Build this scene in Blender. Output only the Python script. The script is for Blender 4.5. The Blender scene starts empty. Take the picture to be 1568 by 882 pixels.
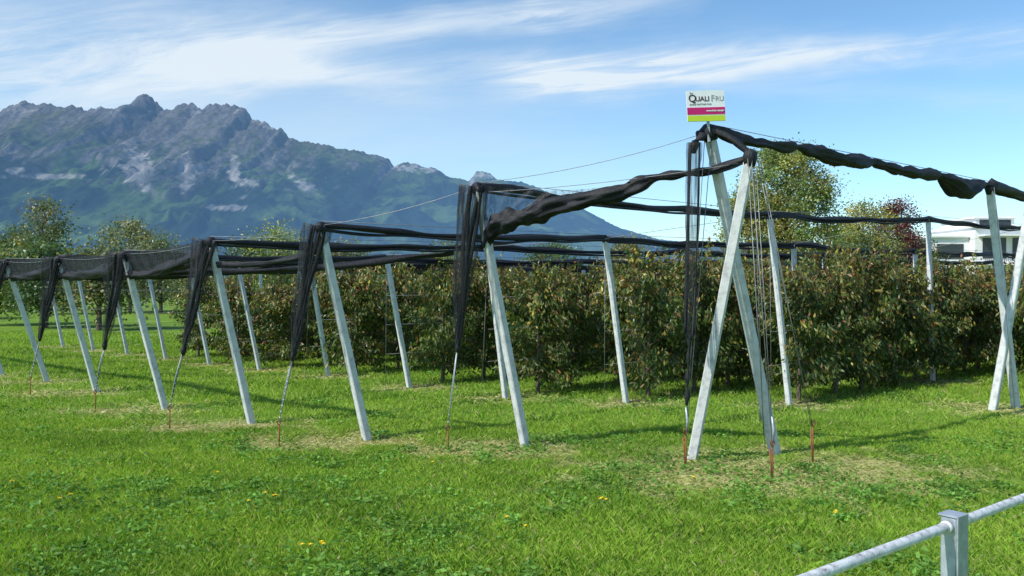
import bpy, math, random
import numpy as np
from mathutils import Vector, noise as mnoise
random.seed(7)
rng = np.random.default_rng(7)
S = bpy.context.scene
COL = S.collection

# ------------------------------------------------------------------ helpers
perm = np.random.default_rng(3).permutation(256)
def pn(x, y, seed=0):
    x = np.asarray(x, float) + seed*17.31; y = np.asarray(y, float) + seed*9.77
    xi = np.floor(x).astype(int); yi = np.floor(y).astype(int)
    xf = x-xi; yf = y-yi
    u = xf*xf*xf*(xf*(xf*6-15)+10); v = yf*yf*yf*(yf*(yf*6-15)+10)
    def g(ix, iy, dx, dy):
        a = perm[(perm[ix & 255]+iy) & 255]/256.0*2*np.pi
        return np.cos(a)*dx+np.sin(a)*dy
    n00 = g(xi, yi, xf, yf); n10 = g(xi+1, yi, xf-1, yf)
    n01 = g(xi, yi+1, xf, yf-1); n11 = g(xi+1, yi+1, xf-1, yf-1)
    return ((n00*(1-u)+n10*u)*(1-v)+(n01*(1-u)+n11*u)*v)*1.5
def fbm(x, y, o=4, seed=0, ridged=False):
    s = 0; a = 1; t = 0
    for i in range(o):
        n = pn(x*2**i, y*2**i, seed+i)
        s = s + a*((1-2*np.abs(n)) if ridged else n); t += a; a *= 0.5
    return s/t
def sstep(a, b, x):
    t = np.clip((x-a)/(b-a), 0, 1); return t*t*(3-2*t)

def link(o, parent=None):
    COL.objects.link(o)
    if parent: o.parent = parent
    return o
def empty(name, loc=(0, 0, 0)):
    e = bpy.data.objects.new(name, None); e.empty_display_size = .2
    e.location = loc; return link(e)
def np_mesh(name, V, F, C=None, mats=(), midx=None, smooth=False):
    me = bpy.data.meshes.new(name)
    V = np.asarray(V, np.float32); F = np.asarray(F, np.int32); k = F.shape[1]
    me.vertices.add(len(V)); me.vertices.foreach_set("co", V.ravel())
    me.loops.add(F.size); me.loops.foreach_set("vertex_index", F.ravel())
    me.polygons.add(len(F)); me.polygons.foreach_set("loop_start", np.arange(0, F.size, k, dtype=np.int32))
    me.update(calc_edges=True)
    if C is not None:
        at = me.color_attributes.new("Col", 'FLOAT_COLOR', 'POINT')
        C4 = np.ones((len(V), 4), np.float32); C4[:, :3] = C
        at.data.foreach_set("color", C4.ravel())
    for m in mats: me.materials.append(m)
    if midx is not None: me.polygons.foreach_set("material_index", np.asarray(midx, np.int32))
    me.polygons.foreach_set("use_smooth", np.full(len(F), smooth))
    return me

class MB:
    """simple mesh accumulator"""
    def __init__(s): s.v = []; s.f = []; s.m = []; s.c = []; s.sm = []
    def add(s, v, f, m=0, c=(1, 1, 1), smooth=False):
        o = len(s.v); s.v += [tuple(p) for p in v]
        s.f += [tuple(i+o for i in q) for q in f]; s.m += [m]*len(f); s.sm += [smooth]*len(f)
        s.c += [c]*len(v)
    def box(s, lo, hi, m=0, c=(1, 1, 1)):
        x0, y0, z0 = lo; x1, y1, z1 = hi
        v = [(x0,y0,z0),(x1,y0,z0),(x1,y1,z0),(x0,y1,z0),(x0,y0,z1),(x1,y0,z1),(x1,y1,z1),(x0,y1,z1)]
        s.add(v, [(0,3,2,1),(4,5,6,7),(0,1,5,4),(1,2,6,5),(2,3,7,6),(3,0,4,7)], m, c)
    def beam(s, p0, p1, w, d=None, ch=0.012, rot=0.0, m=0, taper=1.0):
        d = d or w
        p0 = Vector(p0); p1 = Vector(p1); ax = (p1-p0).normalized()
        X = Vector((math.cos(rot), math.sin(rot), 0)); X = (X-ax*X.dot(ax)).normalized(); Y = ax.cross(X)
        def ring(p, k, c2):
            a = w/2*k; b = d/2*k
            pr = [(a-c2,-b),(a,-b+c2),(a,b-c2),(a-c2,b),(-a+c2,b),(-a,b-c2),(-a,-b+c2),(-a+c2,-b)]
            return [p+X*i+Y*j for i, j in pr]
        rings = [ring(p0,1,ch), ring(p0.lerp(p1,.5), (1+taper)/2, ch), ring(p1-ax*ch*.6,taper,ch), ring(p1,taper*.9,ch*.8)]
        v = sum(rings, []); f = []
        for r in range(3):
            for i in range(8):
                f.append((r*8+i, r*8+(i+1)%8, r*8+8+(i+1)%8, r*8+8+i))
        f.append(tuple(range(7,-1,-1))); f.append(tuple(range(24,32)))
        s.add(v, f, m)
    def tube(s, pts, rad, n=8, m=0, c=(1, 1, 1), jit=0.0, smooth=True, seed=0, lf=.33, af=1.9, flat=1.0):
        pts = [Vector(p) for p in pts]; N = len(pts)
        if not hasattr(rad, '__len__'): rad = [rad]*N
        v = []; f = []
        for i, p in enumerate(pts):
            t = (pts[min(i+1, N-1)]-pts[max(i-1, 0)]).normalized()
            ref = Vector((0, 0, 1)) if abs(t.z) < .9 else Vector((0, 1, 0))
            A = t.cross(ref).normalized(); B = A.cross(t).normalized()
            for k in range(n):
                a = 2*math.pi*k/n; r = rad[i]
                if jit: r *= 1+jit*mnoise.noise(Vector((math.cos(a)*af+seed, math.sin(a)*af, i*lf+seed*3)))
                v.append(p+A*math.cos(a)*r*flat+B*math.sin(a)*r)
        for i in range(N-1):
            for k in range(n):
                f.append((i*n+k, i*n+(k+1)%n, (i+1)*n+(k+1)%n, (i+1)*n+k))
        f.append(tuple(range(n-1, -1, -1))); f.append(tuple(range((N-1)*n, N*n)))
        s.add(v, f, m, c, smooth)
    def obj(s, name, mats, parent=None):
        me = bpy.data.meshes.new(name)
        me.from_pydata(s.v, [], s.f)
        for m in mats: me.materials.append(m)
        me.polygons.foreach_set("material_index", s.m); me.polygons.foreach_set("use_smooth", s.sm)
        at = me.color_attributes.new("Col", 'FLOAT_COLOR', 'POINT')
        at.data.foreach_set("color", np.array([tuple(c)+(1,) for c in s.c], np.float32).ravel())
        me.update()
        return link(bpy.data.objects.new(name, me), parent)

# ------------------------------------------------------------------ materials
def newmat(name):
    m = bpy.data.materials.new(name); m.use_nodes = True
    nt = m.node_tree; nt.nodes.clear(); out = nt.nodes.new('ShaderNodeOutputMaterial')
    return m, nt, out
def ramp(nt, fac, stops):
    r = nt.nodes.new('ShaderNodeValToRGB'); e = r.color_ramp.elements
    while len(e) < len(stops): e.new(.5)
    for i, (p, c) in enumerate(stops): e[i].position = p; e[i].color = (*c, 1)
    nt.links.new(fac, r.inputs[0]); return r.outputs[0]
def noisen(nt, scale, detail=5, vec=None, rough=.55):
    n = nt.nodes.new('ShaderNodeTexNoise'); n.inputs['Scale'].default_value = scale
    n.inputs['Detail'].default_value = detail; n.inputs['Roughness'].default_value = rough
    if vec is None:
        g = nt.nodes.new('ShaderNodeNewGeometry'); vec = g.outputs['Position']
    nt.links.new(vec, n.inputs['Vector']); return n.outputs['Fac']
def mat_noise(name, stops, scale=8, rough=.7, metal=0, bump=0.0, bscale=60, spec=.4):
    m, nt, out = newmat(name)
    b = nt.nodes.new('ShaderNodeBsdfPrincipled')
    b.inputs['Roughness'].default_value = rough; b.inputs['Metallic'].default_value = metal
    b.inputs['Specular IOR Level'].default_value = spec
    nt.links.new(ramp(nt, noisen(nt, scale, 7, rough=.65), stops), b.inputs['Base Color'])
    if bump:
        bp = nt.nodes.new('ShaderNodeBump'); bp.inputs['Strength'].default_value = bump; bp.inputs['Distance'].default_value = .01
        nt.links.new(noisen(nt, bscale, 4), bp.inputs['Height']); nt.links.new(bp.outputs[0], b.inputs['Normal'])
    nt.links.new(b.outputs[0], out.inputs[0]); return m
def mat_leaf(name, trans=.3, rough=.5, spec=.3, tint=1.0):
    m, nt, out = newmat(name)
    a = nt.nodes.new('ShaderNodeAttribute'); a.attribute_name = 'Col'
    b = nt.nodes.new('ShaderNodeBsdfPrincipled'); b.inputs['Roughness'].default_value = rough
    b.inputs['Specular IOR Level'].default_value = spec
    t = nt.nodes.new('ShaderNodeBsdfTranslucent'); mx = nt.nodes.new('ShaderNodeMixShader'); mx.inputs[0].default_value = trans
    g = nt.nodes.new('ShaderNodeMix'); g.data_type = 'RGBA'; g.blend_type = 'MULTIPLY'; g.inputs[0].default_value = 1
    g.inputs[7].default_value = (1.25, 1.2, .6, 1)
    nt.links.new(a.outputs['Color'], b.inputs['Base Color']); nt.links.new(a.outputs['Color'], g.inputs[6])
    nt.links.new(g.outputs[2], t.inputs['Color'])
    nt.links.new(b.outputs[0], mx.inputs[1]); nt.links.new(t.outputs[0], mx.inputs[2]); nt.links.new(mx.outputs[0], out.inputs[0])
    return m
def mat_net(name, opac_lo, opac_hi):
    m, nt, out = newmat(name)
    b = nt.nodes.new('ShaderNodeBsdfPrincipled'); b.inputs['Base Color'].default_value = (.022, .024, .030, 1)
    b.inputs['Roughness'].default_value = .55
    t = nt.nodes.new('ShaderNodeBsdfTransparent'); mx = nt.nodes.new('ShaderNodeMixShader')
    mp = nt.nodes.new('ShaderNodeMapping'); g = nt.nodes.new('ShaderNodeNewGeometry')
    mp.inputs['Scale'].default_value = (38, 38, 1.1); nt.links.new(g.outputs['Position'], mp.inputs['Vector'])
    n = noisen(nt, 1.0, 4, mp.outputs[0])
    r = nt.nodes.new('ShaderNodeMapRange'); r.inputs[1].default_value = .38; r.inputs[2].default_value = .64
    r.inputs[3].default_value = opac_lo; r.inputs[4].default_value = opac_hi
    nt.links.new(n, r.inputs[0]); nt.links.new(r.outputs[0], mx.inputs[0])
    nt.links.new(t.outputs[0], mx.inputs[1]); nt.links.new(b.outputs[0], mx.inputs[2]); nt.links.new(mx.outputs[0], out.inputs[0])
    return m

M_post = mat_noise('concrete_post_mat', [(.25, (.36, .37, .38)), (.42, (.52, .53, .54)), (.5, (.62, .63, .63)), (.8, (.72, .73, .73))], 9, .55, bump=.4, spec=.5)
M_steel = mat_noise('galvanised_mat', [(.3, (.30, .33, .37)), (.55, (.42, .46, .51)), (.8, (.52, .56, .61))], 22, .45, .35, bump=.15)
M_rail = mat_noise('weathered_rail_mat', [(.30, (.20, .17, .15)), (.40, (.50, .50, .50)), (.6, (.74, .75, .76)), (.9, (.8, .81, .82))], 26, .45, .1, bump=.3, bscale=120)
M_wire = mat_noise('wire_mat', [(.3, (.18, .18, .19)), (.7, (.34, .35, .36))], 10, .5, .5)
M_rust = mat_noise('rust_mat', [(.3, (.13, .045, .02)), (.6, (.30, .115, .05)), (.8, (.38, .19, .1))], 40, .85, bump=.4)
M_net = mat_noise('black_net_mat', [(.3, (.009, .009, .012)), (.6, (.018, .019, .025)), (.8, (.045, .047, .058))], 22, .6, bump=1.0, bscale=60, spec=.35)
M_netT = mat_net('net_translucent_mat', .08, .58)
M_netS = mat_net('net_sheet_mat', .18, .55)
M_netD = mat_net('net_dense_mat', .50, .92)
M_leaf = mat_leaf('leaf_mat', .32, .40, .5)
M_grass = mat_leaf('grass_blade_mat', .40, .55, .25)
M_bark = mat_noise('bark_mat', [(.3, (.07, .05, .04)), (.7, (.17, .14, .11))], 30, .9, bump=.5)
M_white = mat_noise('white_render_mat', [(.3, (.74, .74, .73)), (.7, (.82, .82, .81))], 1.5, .8)
M_glass = mat_noise('window_glass_mat', [(.3, (.02, .025, .03)), (.7, (.05, .06, .07))], .5, .12)
M_dark = mat_noise('dark_metal_mat', [(.3, (.05, .05, .055)), (.7, (.09, .09, .095))], 2, .5)
M_roof = mat_noise('tile_roof_mat', [(.3, (.20, .09, .06)), (.7, (.32, .15, .10))], 1.2, .85)
M_signw = mat_noise('sign_white_mat', [(.3, (.80, .80, .81)), (.7, (.86, .86, .87))], 6, .35)
M_signm = mat_noise('sign_magenta_mat', [(.3, (.52, .01, .13)), (.7, (.58, .015, .16))], 6, .35)
M_signg = mat_noise('sign_lime_mat', [(.3, (.50, .66, .03)), (.7, (.55, .70, .04))], 6, .35)
M_ink = mat_noise('sign_ink_mat', [(.3, (.06, .02, .03)), (.7, (.09, .03, .04))], 6, .4)
M_ink2 = mat_noise('sign_ink_grey_mat', [(.3, (.32, .33, .34)), (.7, (.36, .37, .38))], 6, .4)

# ------------------------------------------------------------------ trellis layout (metres)
rows = [  # end base, end top, ground anchor, first inner base, first inner top
 dict(b=(.20,11.13), t=(-.44,10.60,3.38), a=(-.82,10.80), i=(4.93,15.05), it=(4.55,15.0,3.37), hs=1.0),
 dict(b=(-1.97,11.67), t=(-2.53,11.20,2.93), a=(-3.08,11.20), i=(2.07,15.3), it=(1.67,15.2,2.96), hs=.97),
 dict(b=(-3.97,13.0), t=(-4.47,12.58,2.80), a=(-5.05,12.5), i=(-.11,15.9), it=(-.45,15.8,2.84), hs=.95),
 dict(b=(-5.90,14.5), t=(-6.43,14.06,2.65), a=(-7.03,14.3), i=(-2.1,17.5), it=(-2.57,17.4,2.68), hs=.93),
 dict(b=(-8.20,16.8), t=(-8.73,16.36,2.64), a=(-9.26,16.3), i=(-4.2,19.5), it=(-4.62,19.4,2.62), hs=.90),
 dict(b=(-10.1,18.5), t=(-10.73,17.98,2.62), a=(-11.3,17.7), i=(-6.2,20.9), it=(-6.72,20.8,2.60), hs=.88),
 dict(b=(-11.8,19.7), t=(-12.4,19.2,2.60), a=(-13.0,19.0), i=(-7.9,22.2), it=(-8.40,22.1,2.60), hs=.86),
]
for k in range(4):
    p = rows[-1]; dx, dy = -1.75, 1.5
    rows.append(dict(b=(p['b'][0]+dx, p['b'][1]+dy), t=(p['t'][0]+dx, p['t'][1]+dy, 2.6), a=(p['a'][0]+dx, p['a'][1]+dy),
                     i=(p['i'][0]+dx, p['i'][1]+dy), it=(p['it'][0]+dx, p['it'][1]+dy, 2.6), hs=.85))
STEP = Vector((4.3, 3.55, 0)); UROT = math.atan2(3.55, 4.3)
dry = []   # worn patches: x, y, r

def sagpath(p0, p1, n, sag, seed, wob=.03):
    p0 = Vector(p0); p1 = Vector(p1); out = []
    for i in range(n+1):
        t = i/n; p = p0.lerp(p1, t); p.z -= sag*4*t*(1-t)
        p += Vector((0, 0, 1))*wob*mnoise.noise(Vector((t*(p1-p0).length*.8, seed, 0)))
        out.append(p)
    return out
def netroll(mb, pts, r0, seed, jit=.9, n=14, var=.55):
    L = 0; rad = []
    for i, p in enumerate(pts):
        if i: L += (p-pts[i-1]).length
        q = mnoise.noise(Vector((L*.7, seed*5.1, 1)))+.35*mnoise.noise(Vector((L*2.6, seed*5.1, 4)))
        rad.append(max(.018, r0*(1+var*q)))
    mb.tube(pts, rad, n, jit=jit, seed=seed, lf=.13, af=3.2)

def rod(mb, a, h=.30):
    x, y = a
    mb.tube([(x, y, -.05), (x+.005, y, h*.5), (x, y+.01, h)], .010, 6, m=0)
    pts = [(x+math.sin(t)*.024, y, h+.03-math.cos(t)*.028) for t in np.linspace(0, 2*math.pi, 12)]
    mb.tube(pts, .008, 5)

def end_assembly(b, t, a, seed, nett=True, w=.105):
    e = empty('trellis_end_post', (0, 0, 0))
    mb = MB(); mb.beam((b[0], b[1], -.1), t, w, rot=UROT, taper=.92); mb.obj('post', [M_post], e)
    top = Vector(t); an = Vector((a[0], a[1], .32))
    ax = (top-Vector((b[0], b[1], 0))).normalized()
    mb = MB()
    mb.tube([top-ax*.10, top-ax*.05, top+ax*.00, top+ax*.035, top+ax*.05], [.055, .075, .078, .06, .02], 12, jit=.5, seed=seed, af=2.5)
    mb.obj('net_cap', [M_net], e)
    if nett:
        N = 40; pts = []; rad = []
        end = top.lerp(an, .66)
        off = Vector((-.04, -.05, -.0))
        for i in range(N):
            s = i/(N-1); p = (top+off).lerp(end, s)+Vector((.012*math.sin(s*5+seed),0,0))
            pts.append(p); rad.append(.150*(1-s)**.75+.024)
        mb = MB(); mb.tube(pts, rad, 30, jit=.8, seed=seed, lf=.05, af=3.6, flat=.9)
        mb.obj('hanging_net', [M_netT], e)
        mb = MB()
        for q, (ox, r) in enumerate(((-.10, .022), (-.05,.014), (.07, .020), (.01, .016))):
            P = [(top+Vector((ox,-.03,0))).lerp(end, i/28)+Vector((.015*math.sin(i*.35+seed+q*2),0,0)) for i in range(29)]
            mb.tube(P, [r*(1-.3*i/28)+.005 for i in range(29)], 9, jit=1.1, seed=seed+q, lf=.09, af=2.8)
        mb.tube([end+Vector((0, 0, .06)), end, end-Vector((0, 0, .07))], [.026, .042, .018], 8, jit=.7, seed=seed)
        mb.obj('net_core', [M_net], e)
        mb = MB()
        for q in range(2):
            o = Vector((random.uniform(-.02, .02), random.uniform(-.02, .02), 0))
            mb.tube([end+o*.4, end.lerp(an, .5)+o, an], .0055, 5)
        for q in range(9):
            c = end.lerp(an, .2+q*.09); mb.tube([c-Vector((0,0,.016)), c, c+Vector((0,0,.016))], [.006,.015,.006], 6)
        mb.obj('anchor_chain', [M_steel], e)
    mb = MB()
    for o in (-.03, .035):
        mb.tube([top+Vector((o, -.02, -.02)), an], .0045, 5)
    mb.obj('guy_wire', [M_wire], e)
    mb = MB(); rod(mb, a); mb.obj('anchor_rod', [M_rust], e)
    dry.append((b[0]-.35, b[1]-.2, 1.0)); dry.append((a[0], a[1], .6))
    return e

for k, r in enumerate(rows):
    end_assembly(r['b'], r['t'], r['a'], k+1.3)

# the corner frame nearest the viewer
cf = empty('trellis_corner_frame')
B0, B1 = (3.35, 10.71, -.1), (2.27, 9.81, 3.94)
A0, A1 = (2.19, 10.40, -.1), (2.69, 9.60, 3.62)
mb = MB(); mb.beam(B0, B1, .115, rot=UROT, taper=.9); mb.obj('post_back', [M_post], cf)
mb = MB(); mb.beam(A0, A1, .115, rot=UROT+.5, taper=.95); mb.obj('post_front', [M_post], cf)
mb = MB()
mb.tube([(2.30,9.83,3.82),(2.28,9.82,3.89),(2.25,9.80,3.97),(2.24,9.8,4.01)], [.08,.10,.09,.03], 14, jit=.5, seed=2)
mb.tube([(2.68,9.62,3.50),(2.69,9.6,3.6),(2.70,9.6,3.66),(2.70,9.6,3.69)], [.065,.078,.07,.02], 14, jit=.5, seed=5)
mb.tube([Vector((2.29,9.8,3.95)).lerp(Vector((2.7,9.62,3.62)), s)+Vector((0,0,.05*math.sin(s*3.1))) for s in np.linspace(0,1,20)], .035, 10, jit=.8, seed=8, lf=.12, af=3)
mb.obj('net_caps', [M_net], cf)
mb = MB(); N = 50; pts = []; rad = []
for i in range(N):
    s = i/(N-1); pts.append(Vector((2.09, 9.72, 3.78)).lerp(Vector((2.06, 9.84, 1.55)), s)); rad.append(.088*(1-.35*s)+.004*math.sin(i*.7))
mb.tube(pts, rad, 26, jit=.45, seed=11, lf=.05, af=3.4); mb.obj('hanging_net', [M_netT], cf)
mb = MB()
mb.tube([p+Vector((-.055,-.02,0)) for p in pts[::2]], .018, 9, jit=.9, seed=4, lf=.08, af=3)
mb.tube([p+Vector((.05,-.02,0)) for p in pts[::2]], .010, 7, jit=.9, seed=9, lf=.08, af=3)
mb.tube([(2.27,9.82,3.92),(2.16,9.75,3.87),(2.09,9.72,3.78),(2.07,9.72,3.66)], [.05,.06,.055,.03], 11, jit=.6, seed=4)
mb.tube([Vector((2.06,9.84,1.58)).lerp(Vector((2.03,9.86,.75)), s) for s in np.linspace(0,1,18)], [.022+.010*math.sin(i*1.4) for i in range(18)], 8, jit=.9, seed=6)
mb.obj('net_core', [M_net], cf)
mb = MB()
wires = [((2.22,9.78,3.9),(2.02,9.86,.40)),((2.3,9.78,3.9),(2.03,9.86,.40)),((2.69,9.56,3.6),(2.88,9.38,.36)),((2.74,9.56,3.6),(2.89,9.38,.36)),
         ((2.76,9.6,3.62),(3.62,10.2,.45)),((2.72,9.58,3.6),(3.10,10.45,.3)),((2.80,9.6,3.6),(3.60,10.2,.45)),((2.65,9.56,3.6),(2.80,9.38,.36))]
for a, b in wires: mb.tube([a, b], .0045, 5)
mb.obj('guy_wires', [M_wire], cf)
mb = MB()
for (x, y, h) in ((2.02,9.86,.42),(2.88,9.38,.38),(3.62,10.2,.46)):
    rod(mb, (x, y), h); mb.tube([(x,y,0),(x-.03,y,h*.9)], .009, 5)
mb.obj('anchor_rods', [M_rust], cf)
mb = MB()
for a in ((2.03,9.86,.45),(3.1,10.6,.45),(2.885,9.38,.42)):
    a = Vector(a); mb.tube([a, a+Vector((.01,0,.12)), a+Vector((-.01,0,.28))], [.010,.016,.008], 6, jit=.5)
mb.obj('turnbuckles', [M_steel], cf)
dry += [(2.7,9.7,1.7),(3.5,9.7,1.5),(2.0,9.8,1.0)]

# second paired frame, farther along that row
cf2 = empty('trellis_paired_frame')
mb = MB(); mb.beam((8.73,14.67,-.1),(7.98,14.2,3.78),.12,rot=UROT,taper=.92); mb.obj('post_back',[M_post],cf2)
mb = MB(); mb.beam((8.17,14.44,-.1),(8.58,14.0,3.72),.12,rot=UROT,taper=.92); mb.obj('post_front',[M_post],cf2)
mb = MB(); mb.tube([(8.0,14.22,3.66),(7.98,14.2,3.75),(7.97,14.2,3.84)],[.07,.09,.04],10,jit=.5,seed=3)
mb.tube([(8.57,14.0,3.64),(8.58,14.0,3.72),(8.58,14.0,3.79)],[.07,.09,.04],10,jit=.5,seed=3)
mb.obj('net_caps',[M_net],cf2)
mb = MB(); mb.tube([(8.0,14.1,3.75),(8.25,13.9,.05)],.0045,5); mb.tube([(8.58,13.95,3.7),(8.9,13.9,.05)],.0045,5); mb.obj('guy_wires',[M_wire],cf2)
dry += [(8.45,14.4,1.2)]

# inner posts + net rolls
def inner_post(b, t, w=.095):
    mb = MB(); mb.beam((b[0], b[1], -.1), t, w, rot=UROT, taper=.95)
    tp = Vector(t)
    mb.tube([tp-Vector((0,0,.07)), tp-Vector((0,0,.02)), tp+Vector((0,0,.02))],[.055,.065,.03],9,m=1,jit=.4)
    mb.obj('trellis_post', [M_post, M_net]); dry.append((b[0], b[1]-.2, .8))
for k, r in enumerate(rows):
    nP = 5 if k < 7 else 4
    tops = [Vector(r['t'])]
    for j in range(nP):
        b = Vector((*r['i'], 0))+STEP*j
        if j == 0: t = Vector(r['it'])
        else:
            t = Vector((b.x-.12*(1 if j < 2 else .3), b.y, r['it'][2]+random.uniform(-.05, .05)+(.22 if k == 0 else .04)))
        tops.append(t); inner_post(b, t)
        if j == 0:
            w = MB(); w.tube([t-Vector((0,0,.1)), (b.x-.45, b.y-.4, .02)], .004, 4); w.obj('trellis_wire', [M_wire])
    mb = MB()
    for j in range(len(tops)-1):
        L = (tops[j+1]-tops[j]).length
        pts = sagpath(tops[j], tops[j+1], int(L*7), .06, k*3+j, .05)
        netroll(mb, pts, .042 if k < 3 else .05, k*7+j)
        pts2 = [p+Vector((0.03,-.03,-.06-.05*mnoise.noise(Vector((i*.12,k,j))))) for i, p in enumerate(pts)]
        netroll(mb, pts2, .018, k*9+j, .9, 8)
    mb.obj('rolled_hail_net', [M_net])
    mb = MB()
    for j in range(len(tops)-1):
        mb.tube([tops[j]+Vector((0,0,.06)), tops[j+1]+Vector((0,0,.06))], .004, 4)
        if j:
            for z in (.7, 1.3, 1.9):
                mb.tube([(tops[j].x, tops[j].y, z), (tops[j+1].x, tops[j+1].y, z)], .003, 4)
    mb.obj('trellis_wire', [M_wire])
    r['tops'] = tops
# row in front (nearest) roll
mb = MB(); P0 = Vector((2.27,9.81,3.95)); P1 = Vector((7.98,14.2,3.80)); N = 130; pts = []; rad = []
for i in range(N+1):
    t = i/N; p = P0.lerp(P1, t); sg = .05*abs(math.sin(t*math.pi*4)); lump = math.exp(-((t-.87)/.05)**2)
    p.z -= sg+.10*lump; p.z += .02*mnoise.noise(Vector((i*.18,0,0)))
    q = mnoise.noise(Vector((i*.08, 3, 0)))+.4*mnoise.noise(Vector((i*.3, 9, 0)))
    tie = 1-.45*max(math.exp(-((t-x)/.012)**2) for x in (.24,.49,.60,.76,.98))
    pts.append(p); rad.append(max(.028, .066*(1+.6*q)*(.62+.45*min(1, t*3))*tie+.080*lump))
mb.tube(pts, rad, 20, jit=.9, seed=21, lf=.09, af=3.2)
P2 = Vector((12.5, 18.2, 3.75))
netroll(mb, sagpath(P1, P2, 40, .08, 4), .08, 12)
mb.obj('rolled_hail_net', [M_net])
inner_post((12.6,18.2,0),(12.5,18.2,3.75))
mb = MB(); mb.tube([P0+Vector((0,0,.06)),P1+Vector((0,0,.06))],.005,5); mb.obj('trellis_wire',[M_wire])

# gathered net from corner frame to the next row end
ctrl = [((2.69,9.6,3.60),.035),((2.31,9.8,3.47),.04),((1.98,9.9,3.44),.035),((1.66,10.0,3.41),.05),((1.33,10.1,3.27),.09),((.92,10.2,3.18),.075),((.52,10.3,3.11),.115),
        ((.22,10.4,3.00),.10),((-.03,10.5,2.95),.115),((-.22,10.6,2.84),.09),((-.36,10.72,2.64),.05)]
def cr(p, t):
    n = len(p)-1; x = t*n; i = min(int(x), n-1); u = x-i
    a, b, c, d = p[max(i-1,0)], p[i], p[i+1], p[min(i+2,n)]
    return .5*((2*b)+(c-a)*u+(2*a-5*b+4*c-d)*u*u+(3*b-a-3*c+d)*u**3)
cp = [Vector(c[0]) for c in ctrl]; crd = [Vector((c[1],0,0)) for c in ctrl]
N = 120; pts = [cr(cp, i/N) for i in range(N+1)]
rad = [cr(crd, i/N).x*(1+.40*mnoise.noise(Vector((i*.16,1,2)))) for i in range(N+1)]
g = empty('gathered_hail_net')
mb = MB(); mb.tube(pts, rad, 24, jit=1.0, seed=31, lf=.09, af=3.2); mb.obj('roll', [M_net], g)
V = []; F = []
M = 60
for i in range(M+1):
    t = i/M; up = Vector((-.42,10.58,3.40)).lerp(Vector((1.85,9.95,3.44)), t); up.z -= .12*4*t*(1-t)
    lo = cr(cp, 1-t*.72)
    for j in range(7):
        s = j/6; p = up.lerp(lo, s); p.y += .05*math.sin(i*.9+j)*s*(1-s)*4; V.append(p)
for i in range(M):
    for j in range(6): F.append((i*7+j, i*7+j+1, i*7+8+j, i*7+7+j))
mb = MB(); mb.add(V, F, smooth=True); mb.obj('sheet', [M_netS], g)
mb = MB()
mb.tube(sagpath((-.44,10.6,3.42),(2.27,9.81,3.92), 10, .08, 1, 0), .004, 5)
mb.tube(sagpath((-.44,10.6,3.30),(2.69,9.6,3.55), 10, .05, 1, 0), .004, 5)
mb.obj('wire', [M_wire], g)
# other bays
for k in range(0, len(rows)-1):
    a = rows[k]; b = rows[k+1]
    ta, tb = Vector(a['t']), Vector(b['t'])
    g = empty('gathered_hail_net')
    mb = MB(); mb.tube(sagpath(ta, tb, 8, .06, k, 0), .004, 5)
    for q in (1, 2, 3):
        if q < len(a['tops']) and q < len(b['tops']): mb.tube([a['tops'][q], b['tops'][q]], .004, 4)
    mb.obj('wire', [M_wire], g)
    if k >= 1:
        pa = ta.lerp(Vector((*a['b'], 0)), .10 if k == 1 else .05); pb = tb.lerp(Vector((*b['b'], 0)), .13)
        mb = MB(); pts = sagpath(pa, pb, 40, .08, k*2, .04); netroll(mb, pts, .040 if k == 1 else .075, k*4+1, .9, 14)
        if k >= 2:
            pa2 = rows[k]['tops'][1]-Vector((.6,.5,.12))
            netroll(mb, sagpath(pb+Vector((.2,.1,.05)), pa2, 44, .12, k+9, .04), .05, k*5, .9, 12)
        mb.obj('roll', [M_net], g)
        if k >= 2:
            V = []; F = []
            for i in range(41):
                up = ta.lerp(tb, i/40); lo = pts[i]
                for j in range(5):
                    p = up.lerp(lo, j/4); p.y += .02*math.sin(i*1.3+j); V.append(p)
            for i in range(40):
                for j in range(4): F.append((i*5+j, i*5+j+1, i*5+6+j, i*5+5+j))
            mb = MB(); mb.add(V, F, smooth=True); mb.obj('sheet', [M_netD], g)

# ------------------------------------------------------------------ sign
sg = empty('advertising_sign', (2.21, 9.70, 4.19)); sg.rotation_euler = (0, math.radians(-3), math.radians(8))
mb = MB(); mb.box((-.225,-.006,-.17),(.225,.006,.18)); mb.obj('board', [M_signw], sg)
mb = MB(); mb.box((-.225,-.010,-.092),(.225,-.0062,-.012)); mb.obj('magenta_band', [M_signm], sg)
mb = MB(); mb.box((-.225,-.010,-.168),(.225,-.0062,-.105)); mb.obj('lime_band', [M_signg], sg)
mb = MB(); mb.beam((.03,.03,-.40),(.03,.03,.12),.03,ch=.004); mb.obj('bracket', [M_steel], sg)
def txt(s, x, z, size, mat, bold=0.0):
    c = bpy.data.curves.new('lettering', 'FONT'); c.body = s; c.size = size; c.offset = bold; c.extrude = .001
    c.materials.append(mat); o = bpy.data.objects.new('lettering', c); link(o, sg)
    o.location = (x, -.0085 if mat != M_signw else -.0125, z); o.rotation_euler = (math.pi/2, 0, 0)
txt('Q', -.205, .055, .115, M_ink, .0015); txt('UALI', -.125, .060, .080, M_ink, .001); txt('F', .060, .057, .10, M_ink2, .0005); txt('RU', .112, .060, .080, M_ink2, .0)
txt('the', -.19, .145, .03, M_ink2, .0); txt('quality and fresh fruit', -.195, .018, .030, M_ink2, .0005)
txt('www.fruit.example', .0, -.060, .028, M_signw, .001); txt('orchard  protection', -.19, -.145, .03, M_ink, .0005)

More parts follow.
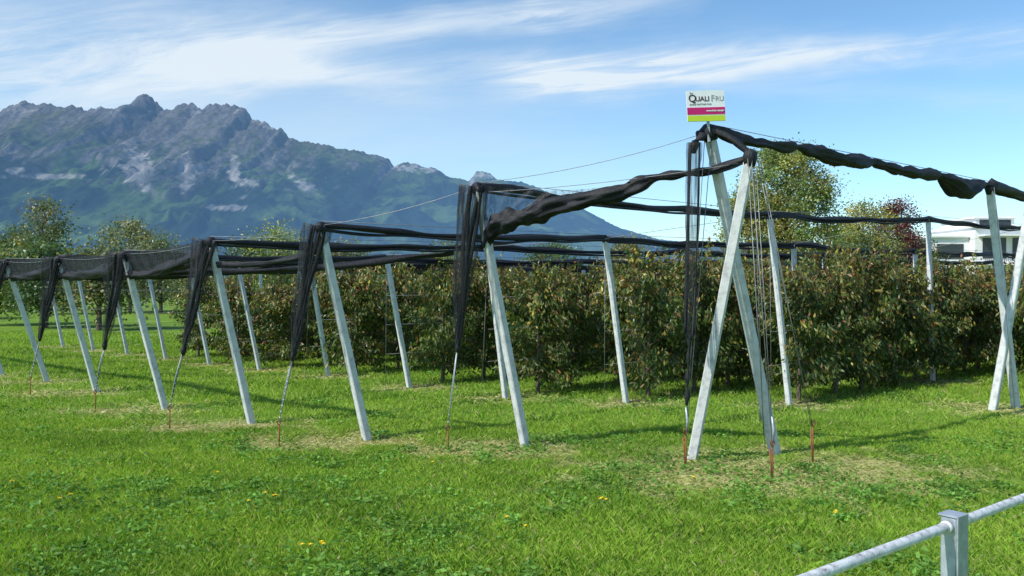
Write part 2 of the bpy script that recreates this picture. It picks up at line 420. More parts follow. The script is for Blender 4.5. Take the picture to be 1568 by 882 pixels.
# ------------------------------------------------------------------ railing
rl = empty('metal_railing')
d = Vector((.80, .62, 0)).normalized(); pc = Vector((1.875, 3.6, 0)); rr = math.atan2(d.y, d.x)
n = Vector((-d.y, d.x, 0))
mb = MB()
for q in (-2, -1, 0, 1, 2, 3):
    p = pc+d*q*2.0
    mb.beam(p+Vector((0,0,-.1)), p+Vector((0,0,1.205)), .085, .07, .006, rot=rr)
    mb.beam(p+n*-.039+d*-.0+Vector((0,0,.9)), p+n*-.039+Vector((0,0,1.21)), .096, .007, .002, rot=rr)
    mb.beam(p+Vector((0,0,1.206)), p+Vector((0,0,1.213)), .098, .086, .003, rot=rr)
mb.obj('uprights', [M_steel], rl)
mb = MB()
for z in (1.165, .66):
    mb.tube([pc+d*s+n*0.0+Vector((0,0,z)) for s in np.linspace(-5, 7, 60)], .021, 14)
for q in (-2,-1,0,1,2,3):
    for s in (-.06,.06):
        p = pc+d*(q*2.0+s)+Vector((0,0,1.165)); mb.tube([p-d*.012, p+d*.012], .026, 14)
mb.obj('rails', [M_rail], rl)

# ------------------------------------------------------------------ leaf clouds
def leaves(C, L, W, D, rs, fold=.0):
    n = len(C); D = D/np.linalg.norm(D, axis=1, keepdims=True)
    R = rs.normal(size=(n, 3)); Sx = np.cross(D, R); Sx /= np.linalg.norm(Sx, axis=1, keepdims=True)
    Nn = np.cross(D, Sx)
    V = np.empty((n, 4, 3)); L = L[:, None]; W = W[:, None]
    V[:, 0] = C-D*L/2; V[:, 1] = C+Sx*W/2+D*L*.05+Nn*W*fold; V[:, 2] = C+D*L/2; V[:, 3] = C-Sx*W/2+D*L*.05+Nn*W*fold
    F = np.arange(n*4).reshape(n, 4); return V.reshape(-1, 3), F
def merge_tree(name, mb, V, F, C):
    o = len(mb.v)
    tv = np.array([tuple(p) for p in mb.v]); quads = []
    for q in mb.f:
        if len(q) == 4: quads.append(q)
        elif len(q) > 4:
            for i in range(1, len(q)-2, 2): quads.append((q[0], q[i], q[i+1], q[i+2]))
    tq = np.array(quads)
    AV = np.vstack([tv, V]); AF = np.vstack([tq, F+o]); AC = np.vstack([np.full((o, 3), .1), C])
    mi = np.r_[np.ones(len(tq)), np.zeros(len(F))]
    return np_mesh(name, AV, AF, AC, (M_leaf, M_bark), mi)

def fruit_tree_mesh(seed):
    rs = np.random.default_rng(seed); mb = MB()
    mb.tube([(0,0,-.05),(.01,.01,.5),(-.01,0,1.2),(.01,.01,1.9),(0,0,2.4)],[.045,.038,.03,.018,.008],8)
    C = []; D = []; hs = []
    nb = 36
    for i in range(nb):
        z0 = .30+1.85*(i/nb)+rs.uniform(-.08,.08); a = rs.uniform(0, 2*math.pi)
        ln = rs.uniform(.50, .98)*(1.0-.30*max(0, (z0-1.3)))
        up = rs.uniform(.15, .75) if z0 > .8 else rs.uniform(-.30, .30)
        dirv = np.array([math.cos(a)*.85, math.sin(a), up]); p0 = np.array([0, 0, z0])
        tip = p0+dirv*ln; mid = p0+dirv*ln*.5+np.array([0, 0, .05]); 
        mb.tube([p0, mid, tip], [.014,.009,.004], 5)
        n = int(112*ln+36)
        s = rs.uniform(.2, 1.05, n)[:, None]; c = p0+(tip-p0)*s+rs.normal(0, .085, (n, 3)); c[:,2] = np.maximum(c[:,2], rs.uniform(.06,.2,n)); C.append(c)
        D.append(np.c_[dirv[0]*.5+rs.normal(0,.5,n), dirv[1]*.5+rs.normal(0,.5,n), rs.uniform(-1.6,-.2,n)]); hs.append(np.full(n, rs.uniform(.6,1.3)))
    for i in range(10):   # upright shoots
        a = rs.uniform(0, 6.28); r = rs.uniform(.05,.5); z0 = rs.uniform(1.6,2.0); ln = rs.uniform(.4,1.0)
        p0 = np.array([math.cos(a)*r*.8, math.sin(a)*r, z0]); tip = p0+np.array([rs.normal(0,.08), rs.normal(0,.08), ln])
        mb.tube([p0, (p0+tip)/2, tip], [.008,.006,.003], 4)
        n = int(50*ln+8); s = rs.uniform(0, 1.03, n)[:, None]; c = p0+(tip-p0)*s+rs.normal(0,.05,(n,3)); C.append(c)
        D.append(np.c_[rs.normal(0,.7,n), rs.normal(0,.7,n), rs.uniform(-1.2,.1,n)]); hs.append(np.full(n, rs.uniform(.8,1.3)))
    C = np.vstack(C); D = np.vstack(D); hs = np.concatenate(hs); n = len(C)
    V, F = leaves(C, rs.uniform(.09,.14,n), rs.uniform(.034,.052,n), D, rs, .12)
    tone = rs.uniform(.0, .06)
    g = np.array([.062,.112,.026]); g2 = np.array([.125,.180,.038]); ye = np.array([.38,.31,.06]); re = np.array([.25,.11,.045]); ol_ = np.array([.19,.165,.05])
    z = C[:, 2]; hi = sstep(1.3, 2.6, z)
    u = rs.random(n); cl = np.where((u < .45)[:, None], g, g2)
    v = rs.random(n); cl = np.where((v < .03+tone+.17*hi)[:, None], re, cl); v = rs.random(n)
    cl = np.where((v < .07+.14*hi)[:, None], ye, cl); v = rs.random(n); cl = np.where((v < .12+.18*hi+tone)[:, None], ol_, cl)
    cl = cl*(hs*rs.uniform(.75,1.35,n))[:, None]
    return merge_tree('fruit_tree', mb, V, F, np.repeat(cl, 4, axis=0))
variants = [fruit_tree_mesh(100+i) for i in range(8)]
def put_fruit(x, y, s):
    o = bpy.data.objects.new('fruit_tree', random.choice(variants)); link(o)
    o.location = (x, y, 0); o.rotation_euler = (random.uniform(-.05,.05), random.uniform(-.05,.05), random.uniform(0, 6.28))
    o.scale = (random.uniform(.9,1.15), random.uniform(.9,1.15), s*random.uniform(.9,1.12))
for k, r in enumerate(rows[:8]):
    dn = STEP.normalized(); st = Vector((*r['i'], 0))+dn*(.75 if k else .6)
    for j in range(17 if k < 3 else 15):
        p = st+dn*(j*1.12+random.uniform(-.10,.10)); put_fruit(p.x+random.uniform(-.1,.1), p.y+.25, r['hs']*1.03)
for j in range(10):
    p = Vector((10.3, 16.2, 0))+STEP.normalized()*j*1.12; put_fruit(p.x, p.y, 1.03)

def crown_tree(name, h, cr_, cz0, ncl, nlf, lsize, cols, seed, loc, trunk=.16, spread=.55, droop=.4, birch=False):
    rs = np.random.default_rng(seed); mb = MB()
    zs = np.linspace(0, h*.93, 7); wob = rs.normal(0, .03*h/8, (7, 2)); wob[0] = 0
    mb.tube([(wob[i,0], wob[i,1], zs[i]-(.1 if i == 0 else 0)) for i in range(7)], [trunk*(1-.92*i/6)+.01 for i in range(7)], 9)
    C = []; D = []; colL = []
    for i in range(ncl):
        a = rs.uniform(0, 6.283); zz = rs.uniform(0, 1)**.9; z = cz0+(h-cz0)*zz
        env = cr_*math.sqrt(max(.02, 1-(abs(zz-.38)/.66)**2))*rs.uniform(.35, 1.0)**.5*(1+.25*math.sin(a*3+seed))
        c = np.array([math.cos(a)*env, math.sin(a)*env, z])
        z0 = max(cz0*.6, z-env*.8-.3)
        if i % 2 == 0: mb.tube([(0,0,z0), (c[0]*.5, c[1]*.5, (z0+z)/2+.1), tuple(c)], [.05*trunk/.16,.028*trunk/.16,.01], 5)
        s = spread*rs.uniform(.6,1.3); n = int(nlf*rs.uniform(.5,1.3))
        pts = c+rs.normal(0, 1, (n, 3))*np.array([s, s, s*.75]); C.append(pts)
        D.append(np.c_[rs.normal(0,1,(n,2)), rs.normal(-droop,.7,n)])
        base = np.array(cols[rs.integers(len(cols))])*rs.uniform(.65,1.35)
        colL.append(base*rs.uniform(.7,1.3,(n,1)))
    C = np.vstack(C); D = np.vstack(D); cl = np.vstack(colL)*1.4; n = len(C)
    V, F = leaves(C, rs.uniform(.8,1.3,n)*lsize, rs.uniform(.5,.8,n)*lsize, D, rs, .1)
    me = merge_tree(name, mb, V, F, np.repeat(cl, 4, axis=0))
    o = link(bpy.data.objects.new(name, me)); o.location = loc; return o
yg = [(.21,.23,.065),(.15,.20,.06),(.29,.25,.06),(.13,.18,.06)]
gr = [(.07,.12,.045),(.10,.16,.055),(.06,.10,.045)]
ol = [(.16,.17,.07),(.11,.14,.06),(.20,.17,.07),(.10,.13,.06)]
rd = [(.10,.03,.03),(.07,.025,.03),(.12,.045,.035)]
dg = [(.04,.075,.03),(.05,.085,.035)]
crown_tree('birch_tree', 9.9, 2.45, 2.2, 170, 200, .15, yg, 1, (16.2, 50, 0), .2, .42)
crown_tree('birch_tree', 7.0, 1.6, 1.5, 60, 140, .15, yg, 2, (13.6, 49, 0), .14, .4)
crown_tree('garden_tree', 8.9, 2.3, 2.0, 70, 160, .2, yg, 3, (31.0, 75, 0), .2, .6)
crown_tree('garden_tree', 6.2, 2.4, 1.5, 60, 140, .2, yg, 4, (28.5, 72, 0), .16, .5)
crown_tree('copper_beech_tree', 9.4, 2.0, 2.0, 80, 150, .2, rd, 5, (37.2, 82, 0), .2, .6)
crown_tree('garden_tree', 6.0, 1.8, 1.5, 50, 140, .2, dg, 6, (40.8, 86, 0), .15, .6)
for (x, y, h, r_, c, sd) in [(-31.0,56,7.3,1.5,ol,11),(-36.0,62,5.8,1.6,dg,12),(-27.0,60,6.2,2.2,ol,13),(-40.5,60,3.6,2.2,yg,14),(-24.0,58,4.8,2.0,ol,15),
                             (-17.0,62,6.0,1.9,yg,16),(-19.8,64,5.0,1.8,gr,17),(-12,60,4.6,2.0,ol,18),(-5,66,5.0,2.0,yg,19),(-33,48,3.8,1.8,yg,20),
                             (3,68,5.0,2.2,gr,21),(10,70,5.4,2.2,ol,22),(-45,75,6.0,2.4,gr,23),(20,62,4.8,2.0,ol,24),(26,64,4.6,2.2,gr,25),(-22,40,3.6,1.3,gr,26),(-18.5,38,3.2,1.2,ol,27),(-25.5,42,3.4,1.2,yg,28)]:
    crown_tree('orchard_tree', h, r_, 1.0, 55, 95, .19, c, sd, (x, y, 0), .13, .5)

# distant line of trees (one mass)
rs = np.random.default_rng(77); C = []; cl = []
for i in range(560):
    x = rs.uniform(-130, 130); y = rs.uniform(108, 150)+.0; h = rs.uniform(3.0, 5.6)
    n = 110; c = np.array([x, y, h*.5])+rs.normal(0, 1, (n, 3))*np.array([1.5, 1.3, h*.22]); c[:, 2] = np.clip(c[:, 2], 0.1, h*1.15)
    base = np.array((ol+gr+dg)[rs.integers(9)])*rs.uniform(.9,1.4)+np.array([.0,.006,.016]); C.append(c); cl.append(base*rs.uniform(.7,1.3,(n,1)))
C = np.vstack(C); cl = np.vstack(cl); n = len(C)
V, F = leaves(C, rs.uniform(.4,.7,n), rs.uniform(.3,.5,n), rs.normal(0,1,(n,3)), rs)
link(bpy.data.objects.new('distant_trees', np_mesh('distant_trees', V, F, np.repeat(cl,4,axis=0), (M_leaf,))))

# ------------------------------------------------------------------ buildings
wb = empty('white_apartment_building', (45.5, 92, 0))
mb = MB(); mb.box((0,0,0),(4,9,6.9)); mb.box((4.02,-1.2,0),(15,9,7.9)); mb.box((5.0,.5,7.9),(9.2,8,9.0)); mb.obj('walls', [M_white], wb)
mb = MB(); mb.box((-.3,-.3,6.9),(3.98,9.2,7.12)); mb.box((3.8,-1.6,7.9),(15.3,9.2,8.12)); mb.box((4.7,.2,9.0),(9.5,8.2,9.2)); mb.obj('roof_slabs', [M_white], wb)
mb = MB()
for z in (1.2, 4.6):
    mb.box((.5,-.05,z),(3.4,-.005,z+1.6)); 
    for x in (4.8, 8.0, 11.4): mb.box((x,-1.26,z),(x+2.5,-1.205,z+2.2))
mb.box((5.4,.44,8.15),(8.8,.49,8.85)); mb.box((-.05,2,4.6),(-.005,5,6.1)); mb.obj('windows', [M_glass], wb)
mb = MB()
for z in (3.9, 6.95): 
    mb.box((4.3,-2.6,z),(14.8,-1.27,z+.18))
mb.obj('balcony_slabs', [M_white], wb)
mb = MB()
for z in (4.1,):
    for i in range(52): mb.box((4.35+i*.2,-2.58,z),(4.38+i*.2,-2.55,z+.9))
    mb.box((4.3,-2.6,z+.9),(14.8,-2.53,z+.95))
mb.obj('balcony_railing', [M_dark], wb)
hb = empty('farm_house', (-66, 98, 0))
mb = MB(); mb.box((-5,0,0),(5,8,3.6)); mb.add([(-5,0,3.6),(5,0,3.6),(5,8,3.6),(-5,8,3.6),(-5,4,6),(5,4,6)],[(0,4,3),(1,2,5)]); mb.obj('walls',[M_white],hb)
mb = MB(); mb.add([(-5.5,-.6,3.3),(5.5,-.6,3.3),(5.5,4,6.15),(-5.5,4,6.15),(-5.5,8.6,3.3),(5.5,8.6,3.3),(-5.5,-.6,3.15),(5.5,-.6,3.15),(5.5,4,6.0),(-5.5,4,6.0)],
   [(0,1,2,3),(3,2,5,4),(6,7,1,0)]); mb.obj('roof',[M_roof],hb)
mb = MB()
for x in (-3.5,-.5,2.5): mb.box((x,-.05,1.2),(x+1.1,-.005,2.6))
mb.obj('windows',[M_glass],hb)

# ------------------------------------------------------------------ mountain range
prof = np.array([(-1400,250),(-900,200),(-500,170),(-200,185),(-60,195),(0,182),(12,160),(25,156),(40,150),(58,156),(75,154),(92,161),(110,158),(135,163),(160,160),(182,164),(203,158),(214,143),(226,138),(238,149),(252,165),(268,167),(275,155),(296,153),(311,164),(320,155),(345,156),
    (378,162),(387,180),(405,181),(420,191),(426,196),(432,192),(442,207),(500,218),(560,230),(595,238),(603,250),(622,243),(645,249),(665,253),(690,268),(718,272),(730,258),(742,257),(760,269),(800,275),(830,286),(870,303),(910,325),(950,345),(1010,362),(1100,372),(1300,385),(1700,395),(2400,400)])
YR = 3000.; YF = 1100.
NX, NY = 1250, 380
X = np.linspace(-3200, 1700, NX); T = np.linspace(-.02, 1.12, NY)
XX, TT = np.meshgrid(X, T)
YY = YF+(YR-YF)*TT
ang = XX/YY*1300+784
angr = XX/YR*1300+784
R = (430-np.interp(angr, prof[:,0], prof[:,1]))/1300*YR
tt = np.clip(TT, 0, 1)
shape = .38*tt+.62*tt**2.2
wob = pn(XX/300,YY/300,5)
gul = fbm(XX/230+.45*wob, YY/1100, 4, 1, True)
gul2 = fbm(XX/75+.5*wob, YY/320, 4, 17, True)
det = fbm(XX/60, YY/90, 5, 2)
big = fbm(XX/600, YY/600, 3, 9)
amp = tt*(1.05-tt)*4
Hs = np.clip(R/560, .12, 1.1)
cliff = fbm(XX/260, TT*5, 4, 12)
terr = TT*9+cliff*1.2; terr = terr-np.floor(terr); terr = sstep(.0,.22,terr)-terr   # stepped limestone bands
Z = R*(shape+.030*terr*amp*.6) + Hs*amp*(52*(gul-.35)+17*(gul2-.3)+36*big) + Hs*det*14*(tt**.6)
rough_r = sstep(.9, 1.0, TT)
ridge = Hs*(det*10+11*fbm(XX/26, YY/40, 4, 4)+5*fbm(XX/9, YY/30, 2, 14))
Z = np.where(TT > 1, R-(TT-1)*2500+ridge, Z)
Z = Z*(1-rough_r)+rough_r*np.where(TT > 1, Z, R*shape+ridge)
Z = Z-8
dzx = np.gradient(Z, axis=1)/(X[1]-X[0]); dzy = np.gradient(Z, axis=0)/((YR-YF)*(T[1]-T[0]))
slope = np.sqrt(dzx**2+dzy**2)
rel = Z/600
forest = np.array([.014,.034,.022]); mead = np.array([.070,.120,.036]); rock = np.array([.140,.135,.130]); pale = np.array([.38,.36,.33]); brown = np.array([.10,.095,.050]); lowm = np.array([.13,.22,.06])
def mixc(a, b, f): return a*(1-f[..., None])+b*f[..., None]
n1 = fbm(XX/130, YY/260, 5, 21); n2 = fbm(XX/45, YY/90, 4, 31); n3 = fbm(XX/220, YY/300, 4, 41); n4 = fbm(XX/30, YY/400, 4, 71); n5 = fbm(XX/14, YY/40, 3, 91)
rockm = np.exp(-((ang-310)/120)**2)
C = np.ones(XX.shape+(3,))*forest
C = C*(1+.6*n2[..., None])
C = mixc(C, mead, sstep(.0, .26, n3+.25*n2+.30*(rel-.30))*.85)
C = mixc(C, brown, sstep(.50,.85,rel+.3*n1)*.7)
C = mixc(C, rock, sstep(.50, .88, .45*slope+.5*n1+.6*n4+.45*n5+.8*(rel-.45)+.26*rockm)*sstep(.28,.52,rel))
C = mixc(C, pale, sstep(.46,.78, n1*.6+.4*n2+.5*n4+.4*n5+.2*sstep(.6,1.4,slope)+.1*rockm)*sstep(.25,.45,rel)*.7)
cyp = 430-(Z-2.2)/YY*1300
for (cx, cy, wx_, wy_, s) in [(60,270,60,4,0),(25,262,12,6,0),(285,265,14,26,0),(215,262,22,26,0),(470,288,22,10,.6),(345,318,28,5,0),(205,235,20,10,.2),(375,280,22,5,0),(300,172,9,10,0),(400,185,22,9,.5),(30,168,22,9,0),(735,268,25,6,0),(640,258,40,6,0),(230,290,12,8,0),(360,262,8,20,0)]:
    q = ((ang-cx)/wx_)**2+((cyp-cy-s*(ang-cx))/wy_)**2
    C = mixc(C, pale, sstep(1.4,.0,q+1.4*n2+1.1*n1+1.5*n4+2.0*n5)*.75)
C = mixc(C, lowm, sstep(.05,.2, fbm(XX/120, YY/120, 3, 61)+.15)*sstep(.26,.12,rel)*sstep(-700,-900,XX)*.9)
V = np.stack([XX, YY, Z], -1).reshape(-1, 3)
idx = np.arange(NX*NY).reshape(NY, NX)
F = np.stack([idx[:-1,:-1], idx[:-1,1:], idx[1:,1:], idx[1:,:-1]], -1).reshape(-1, 4)
m, nt, out = newmat('mountain_mat')
a = nt.nodes.new('ShaderNodeAttribute'); a.attribute_name = 'Col'
b = nt.nodes.new('ShaderNodeBsdfDiffuse')
nz = noisen(nt, .06, 8, rough=.75); rc = ramp(nt, nz, [(.3,(.55,.55,.55)),(.7,(1.35,1.35,1.35))])
mm = nt.nodes.new('ShaderNodeMix'); mm.data_type='RGBA'; mm.blend_type='MULTIPLY'; mm.inputs[0].default_value=1
nt.links.new(a.outputs['Color'], mm.inputs[6]); nt.links.new(rc, mm.inputs[7]); nt.links.new(mm.outputs[2], b.inputs['Color'])
bp = nt.nodes.new('ShaderNodeBump'); bp.inputs['Strength'].default_value=.7; bp.inputs['Distance'].default_value=12
nt.links.new(noisen(nt, .035, 9, rough=.75), bp.inputs['Height']); nt.links.new(bp.outputs[0], b.inputs['Normal'])
# blue distance haze painted onto the mountain as emission, stronger toward the far (north) end
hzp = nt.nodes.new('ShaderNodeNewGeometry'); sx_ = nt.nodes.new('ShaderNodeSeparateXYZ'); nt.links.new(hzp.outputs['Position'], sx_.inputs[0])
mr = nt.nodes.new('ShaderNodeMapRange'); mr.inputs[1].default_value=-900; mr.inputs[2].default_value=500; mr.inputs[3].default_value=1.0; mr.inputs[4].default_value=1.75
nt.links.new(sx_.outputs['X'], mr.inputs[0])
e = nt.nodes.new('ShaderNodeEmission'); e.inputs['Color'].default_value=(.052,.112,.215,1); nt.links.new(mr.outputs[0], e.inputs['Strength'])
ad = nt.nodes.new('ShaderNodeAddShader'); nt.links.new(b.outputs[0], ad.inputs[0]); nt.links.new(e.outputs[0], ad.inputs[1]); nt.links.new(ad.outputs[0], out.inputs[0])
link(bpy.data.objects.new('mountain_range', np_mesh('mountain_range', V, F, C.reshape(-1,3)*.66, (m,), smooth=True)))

# ------------------------------------------------------------------ ground sheet
m, nt, out = newmat('grass_ground_mat')
b = nt.nodes.new('ShaderNodeBsdfPrincipled'); b.inputs['Roughness'].default_value=.9; b.inputs['Specular IOR Level'].default_value=.1
c1 = ramp(nt, noisen(nt, .55, 6), [(.3,(.10,.18,.025)),(.5,(.15,.26,.035)),(.7,(.21,.32,.055))])
c2 = ramp(nt, noisen(nt, 14, 6), [(.3,(.5,.5,.5)),(.7,(1.3,1.3,1.2))])
mm = nt.nodes.new('ShaderNodeMix'); mm.data_type='RGBA'; mm.blend_type='MULTIPLY'; mm.inputs[0].default_value=1
nt.links.new(c1, mm.inputs[6]); nt.links.new(c2, mm.inputs[7]); nt.links.new(mm.outputs[2], b.inputs['Base Color']); nt.links.new(b.outputs[0], out.inputs[0])
G = MB(); G.add([(-6000,-2000,0),(6000,-2000,0),(6000,6000,0),(-6000,6000,0)],[(0,1,2,3)]); G.obj('grass_ground',[m])

# grass blades
def drymask(x, y):
    d_ = np.zeros_like(x)
    for (cx, cy, r_) in dry:
        q = (((x-cx)*.75)**2+((y-cy)*1.2)**2)**.5/r_
        d_ = np.maximum(d_, sstep(1.15,.35,q+.6*pn(x*2.2,y*2.2,7)+.3*pn(x*7,y*7,8)))
    return d_
N = 620000
dd = np.r_[rng.uniform(5.2, 13, N//2), rng.uniform(10, 36, N-N//2)]
gx = rng.uniform(-.74,.74,N)*dd; gy = dd
tuft = fbm(gx*.9, gy*.9, 3, 50)
patch = fbm(gx*.28, gy*.5, 3, 55); fine = fbm(gx*3, gy*3, 2, 57)
# mowing swaths follow the headland (parallel to the line of end posts)
across = gx*.62+gy*.78
stripe = np.sin(across*2*np.pi/1.9+.8*pn(gx*.3,gy*.3,60))
dm = drymask(gx, gy)
hgt = rng.uniform(.032,.080,N)*(1+.6*tuft+.35*fine)*(1-.60*dm)*(.95+.012*dd)*(1-.08*stripe)
wid = .0044*(dd/6)**.9*rng.uniform(.7,1.5,N)*(1+1.3*dm)
az = rng.uniform(0, 2*np.pi, N); la = rng.uniform(0, 2*np.pi, N); ln = hgt*rng.uniform(.15,1.0,N)*(1+3.2*dm)
V = np.empty((N,4,3)); sx = np.cos(az)*wid/2; sy = np.sin(az)*wid/2
V[:,0] = np.c_[gx-sx, gy-sy, np.zeros(N)]; V[:,1] = np.c_[gx+sx, gy+sy, np.zeros(N)]
mx_ = gx+np.cos(la)*ln*.3; my_ = gy+np.sin(la)*ln*.3
V[:,2] = np.c_[mx_+sx*.9, my_+sy*.9, hgt*.6]
V[:,3] = np.c_[gx+np.cos(la)*ln, gy+np.sin(la)*ln, hgt]
F = np.arange(N*4).reshape(N,4)
ca = np.array([.300,.470,.055]); cb = np.array([.175,.320,.038]); cy = np.array([.43,.51,.11]); cd = np.array([.58,.52,.28])
f = np.clip(.58+1.0*patch+.45*fine+.18*stripe+rng.normal(0,.20,N),0,1)[:,None]
cl = cb*(1-f)+ca*f
y_ = (rng.random(N) < .13+.13*np.clip(patch*2,0,1))[:,None]; cl = np.where(y_, cy*.9, cl)
dmr = (dm*rng.uniform(.45,1.1,N)).clip(0,1)[:,None]; cl = cl*(1-dmr)+cd*dmr
stray = (rng.random(N) < .03)[:,None]; cl = np.where(stray, cd*.85, cl)
cl *= rng.uniform(.78,1.25,(N,1))
link(bpy.data.objects.new('grass', np_mesh('grass', V.reshape(-1,3), F, np.repeat(cl,4,axis=0), (M_grass,))))

# broad-leaved meadow weeds
rs = np.random.default_rng(5); C=[]; cl=[]; L=[]
for i in range(1400):
    d_ = rs.uniform(5.6, 12.0) if i % 5 else rs.uniform(9, 20); x = rs.uniform(-.68,.68)*d_
    if fbm(np.array([x*.5]), np.array([d_*.7]), 3, 80)[0] < .0: continue
    n = int(rs.integers(14, 60)); r_ = rs.uniform(.05,.2)
    q = rs.normal(0,1,(n,2))*r_; C.append(np.c_[x+q[:,0], d_+q[:,1], rs.uniform(.03,.10,n)])
    cl.append(np.array([.155,.310,.055])*rs.uniform(.7,1.4)*rs.uniform(.75,1.25,(n,1))); L.append(np.full(n, rs.uniform(.025,.06)))
C=np.vstack(C); cl=np.vstack(cl); L=np.concatenate(L); n=len(C)
V,F = leaves(C, L*rs.uniform(.8,1.3,n), L*.62, np.c_[rs.normal(0,1,(n,2)), rs.uniform(-.1,.6,n)], rs, .1)
link(bpy.data.objects.new('meadow_weeds', np_mesh('meadow_weeds', V, F, np.repeat(cl,4,axis=0), (M_grass,))))
# dandelions
M_yel = mat_noise('dandelion_mat', [(.3,(.82,.56,.01)),(.7,(.90,.68,.02))], 60, .7)
M_stem = mat_noise('stem_mat', [(.3,(.10,.18,.03)),(.7,(.14,.22,.04))], 40, .7)
mb = MB()
for (x,y) in [(-4.33,8.1),(-4.25,8.15),(-2.40,8.23),(-2.30,8.22),(-2.46,7.9),(.86,8.12),(.83,8.0),(.88,7.95),(-1.6,6.7),(-1.66,6.68),(-1.52,6.74),(-.05,7.4),(.11,7.1),(1.9,8.9),(-5.2,8.8),(-5.8,9.3),(2.9,7.6),(-3.2,9.2),(-.9,9.6)]:
    for s in range(random.choice((1,1,2))):
        xx = x+random.uniform(-.05,.05)*s; yy = y+random.uniform(-.05,.05)*s; h = random.uniform(.11,.15)
        mb.tube([(xx,yy,0),(xx+.005,yy,h)],.003,5,m=1)
        for q in range(20):
            a = q*2.4; rr_ = .024*(.4+.6*(q%4)/3); c=math.cos(a); s_=math.sin(a); zq = h+.016-.5*rr_
            mb.add([(xx,yy,h),(xx+c*rr_-s_*.007,yy+s_*rr_+c*.007,zq),(xx+c*rr_*1.15,yy+s_*rr_*1.15,zq+.002),(xx+c*rr_+s_*.007,yy+s_*rr_-c*.007,zq)],[(0,1,2,3)])
mb.obj('dandelion_flowers',[M_yel,M_stem])
# bare strips under the tree rows
m_soil = mat_noise('soil_mat',[(.35,(.09,.085,.035)),(.6,(.17,.14,.07)),(.8,(.26,.21,.13))],6,.95,bump=.5)
mb = MB(); dn = STEP.normalized(); nn = Vector((-dn.y,dn.x,0))
for k, r in enumerate(rows[:8]):
    st = Vector((*r['i'],0))-dn*.3; P=[]; nseg=60
    for i in range(nseg+1):
        p = st+dn*(i*.34)+Vector((0,.2,0)); wv = .28+.14*mnoise.noise(Vector((i*.5,k,0))); wv*=min(1,(i+.3)/2)
        P += [p+nn*wv+Vector((0,0,.006)), p-nn*wv+Vector((0,0,.006))]
    mb.add(P,[(2*i,2*i+1,2*i+3,2*i+2) for i in range(nseg)])
mb.obj('soil_strips',[m_soil])

# ------------------------------------------------------------------ world
SUN_EL = 45; SX, SY = -.84, -.54
w = bpy.data.worlds.new("World"); S.world = w; w.use_nodes = True
nt = w.node_tree; nt.nodes.clear()
out = nt.nodes.new('ShaderNodeOutputWorld'); bg = nt.nodes.new('ShaderNodeBackground'); bg.inputs['Strength'].default_value=.15
sk = nt.nodes.new('ShaderNodeTexSky'); sk.sky_type='NISHITA'; sk.sun_disc=False; sk.sun_elevation=math.radians(SUN_EL)
sk.sun_rotation=math.atan2(SX,SY)%(2*math.pi); sk.air_density=1.0; sk.dust_density=.4; sk.ozone_density=2.0; sk.altitude=450
tc = nt.nodes.new('ShaderNodeTexCoord'); sp = nt.nodes.new('ShaderNodeSeparateXYZ'); nt.links.new(tc.outputs['Generated'], sp.inputs[0])
def MT(op, a, b=None, c=None):
    n = nt.nodes.new('ShaderNodeMath'); n.operation=op
    for i, v in enumerate((a,b,c)):
        if v is None: continue
        if isinstance(v,(int,float)): n.inputs[i].default_value=v
        else: nt.links.new(v, n.inputs[i])
    return n.outputs[0]
ay = MT('MAXIMUM', MT('ABSOLUTE', sp.outputs['Y']), .08)
u = MT('DIVIDE', sp.outputs['X'], ay); v = MT('DIVIDE', sp.outputs['Z'], ay)
def nz2(su, sv, slope, detail, seed, rough=.6, dist=0.0):
    vv = MT('SUBTRACT', v, MT('MULTIPLY', u, slope))
    cb = nt.nodes.new('ShaderNodeCombineXYZ'); nt.links.new(MT('MULTIPLY',u,su),cb.inputs[0]); nt.links.new(MT('MULTIPLY',vv,sv),cb.inputs[1]); cb.inputs[2].default_value=seed
    n = nt.nodes.new('ShaderNodeTexNoise'); n.inputs['Scale'].default_value=1; n.inputs['Detail'].default_value=detail; n.inputs['Roughness'].default_value=rough
    n.inputs['Distortion'].default_value=dist
    nt.links.new(cb.outputs[0], n.inputs['Vector']); return n.outputs['Fac']
def SS(x, a, b):
    n = nt.nodes.new('ShaderNodeMapRange'); n.interpolation_type='SMOOTHSTEP'
    n.inputs[1].default_value=a; n.inputs[2].default_value=b; nt.links.new(x, n.inputs[0]); return n.outputs[0]
warp = MT('MULTIPLY', MT('SUBTRACT', nz2(5,9,0,3,9.0), .5), .05)
vw = MT('ADD', v, warp)
def band(u0,v0,u1,v1,wd,amp_,fi,fo):
    b_ = (v1-v0)/(u1-u0); line = MT('ADD', MT('MULTIPLY', u, b_), v0-b_*u0)
    d_ = MT('DIVIDE', MT('SUBTRACT', vw, line), wd); gsn = MT('EXPONENT', MT('MULTIPLY', MT('MULTIPLY', d_, d_), -1))
    win = MT('MULTIPLY', SS(u, u0-fi, u0+fi), MT('SUBTRACT', 1, SS(u, u1-fo, u1+fo)))
    return MT('MULTIPLY', MT('MULTIPLY', gsn, win), amp_)
streak = SS(nz2(4.2,40,.13,8,1.0,.66,.6), .32, .68)
streak2 = SS(nz2(4.5,30,.14,8,4.0,.66,.7), .32, .68)
soft = SS(nz2(2.5,9,.1,7,7.0,.62,.5), .30, .72)
bands1 = [band(.02,.242,.62,.283,.017,1.0,.08,.2), band(.0,.236,.22,.262,.030,.95,.06,.12), band(-.33,.275,.16,.332,.020,.75,.12,.12), band(.2,.235,.75,.20,.016,.22,.1,.1), band(-.4,.25,.1,.245,.018,.35,.1,.1)]
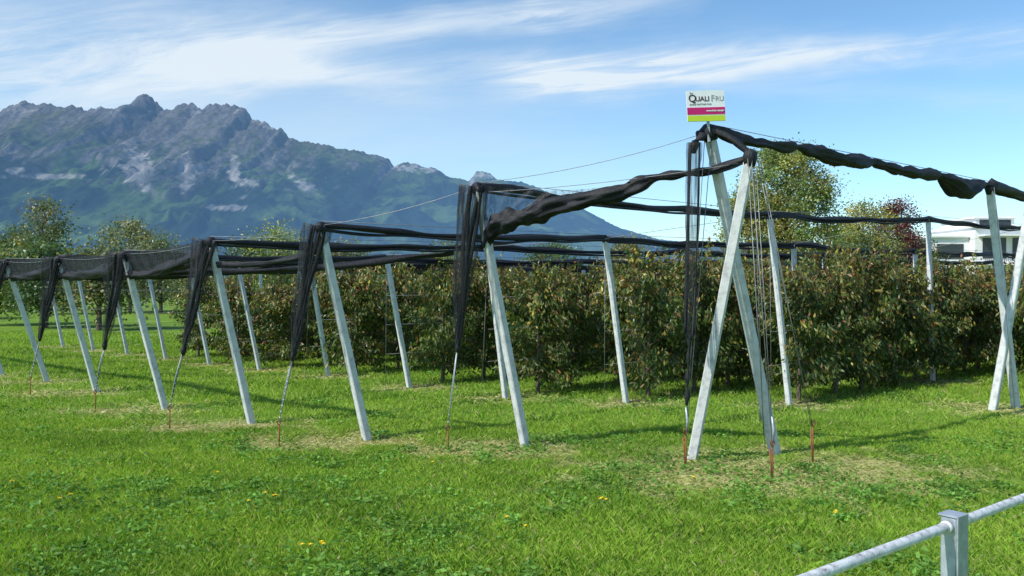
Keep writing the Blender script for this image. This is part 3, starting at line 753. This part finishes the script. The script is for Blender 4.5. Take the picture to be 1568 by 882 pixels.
bands2 = [band(-1.1,.285,-.26,.262,.072,1.0,.1,.2), band(-.42,.262,-.06,.222,.022,.5,.08,.08), band(-.8,.262,-.5,.245,.025,.5,.1,.1)]
s1 = bands1[0]
for q in bands1[1:]: s1 = MT('ADD', s1, q)
s2 = bands2[0]
for q in bands2[1:]: s2 = MT('ADD', s2, q)
hz = band(-.75,.19,.12,.15,.08,.42,.1,.25)
dens = MT('ADD', MT('MULTIPLY', s1, MT('ADD', MT('MULTIPLY', streak, .80), .20)), MT('MULTIPLY', s2, MT('ADD', MT('MULTIPLY', MT('MULTIPLY_ADD', soft, .45, MT('MULTIPLY', streak2, .55)), .90), .10)))
dens = MT('ADD', dens, MT('MULTIPLY', hz, MT('ADD', MT('MULTIPLY', soft, .55), .45)))
gen = MT('MULTIPLY', MT('MULTIPLY', SS(nz2(2.0,12,.1,6,11.0,.6,.6), .55,.9), .2), SS(v,.02,.12))
dens = MT('MINIMUM', MT('ADD', dens, gen), .93)
dens = MT('MULTIPLY', dens, SS(sp.outputs['Z'], 0.0, .04))
mix = nt.nodes.new('ShaderNodeMix'); mix.data_type='RGBA'; nt.links.new(dens, mix.inputs[0])
tint = nt.nodes.new('ShaderNodeMix'); tint.data_type='RGBA'; tint.blend_type='MULTIPLY'; tint.inputs[0].default_value=1; tint.inputs[7].default_value=(.88,1.11,1.18,1)
nt.links.new(sk.outputs[0], tint.inputs[6]); nt.links.new(tint.outputs[2], mix.inputs[6]); mix.inputs[7].default_value=(5.3,5.95,6.5,1)
nt.links.new(mix.outputs[2], bg.inputs['Color']); nt.links.new(bg.outputs[0], out.inputs[0])

# ------------------------------------------------------------------ sun + camera
sd = bpy.data.lights.new('sun','SUN'); sd.energy=5.0; sd.angle=math.radians(.6); sd.color=(1,.96,.88)
so = link(bpy.data.objects.new('sun', sd))
hl = math.hypot(SX,SY); toS = Vector((SX/hl*math.cos(math.radians(SUN_EL)), SY/hl*math.cos(math.radians(SUN_EL)), math.sin(math.radians(SUN_EL))))
so.rotation_euler = toS.to_track_quat('Z','Y').to_euler(); so.location=(0,0,30)
cd_ = bpy.data.cameras.new('camera'); cd_.sensor_width=36; cd_.lens=36*1300/1568; cd_.clip_start=.1; cd_.clip_end=12000
co = link(bpy.data.objects.new('camera', cd_)); co.location=(0,0,2.2); co.rotation_euler=(math.radians(90-.48),0,0)
S.camera = co
S.view_settings.view_transform='Standard'; S.view_settings.look='None'; S.view_settings.exposure=0
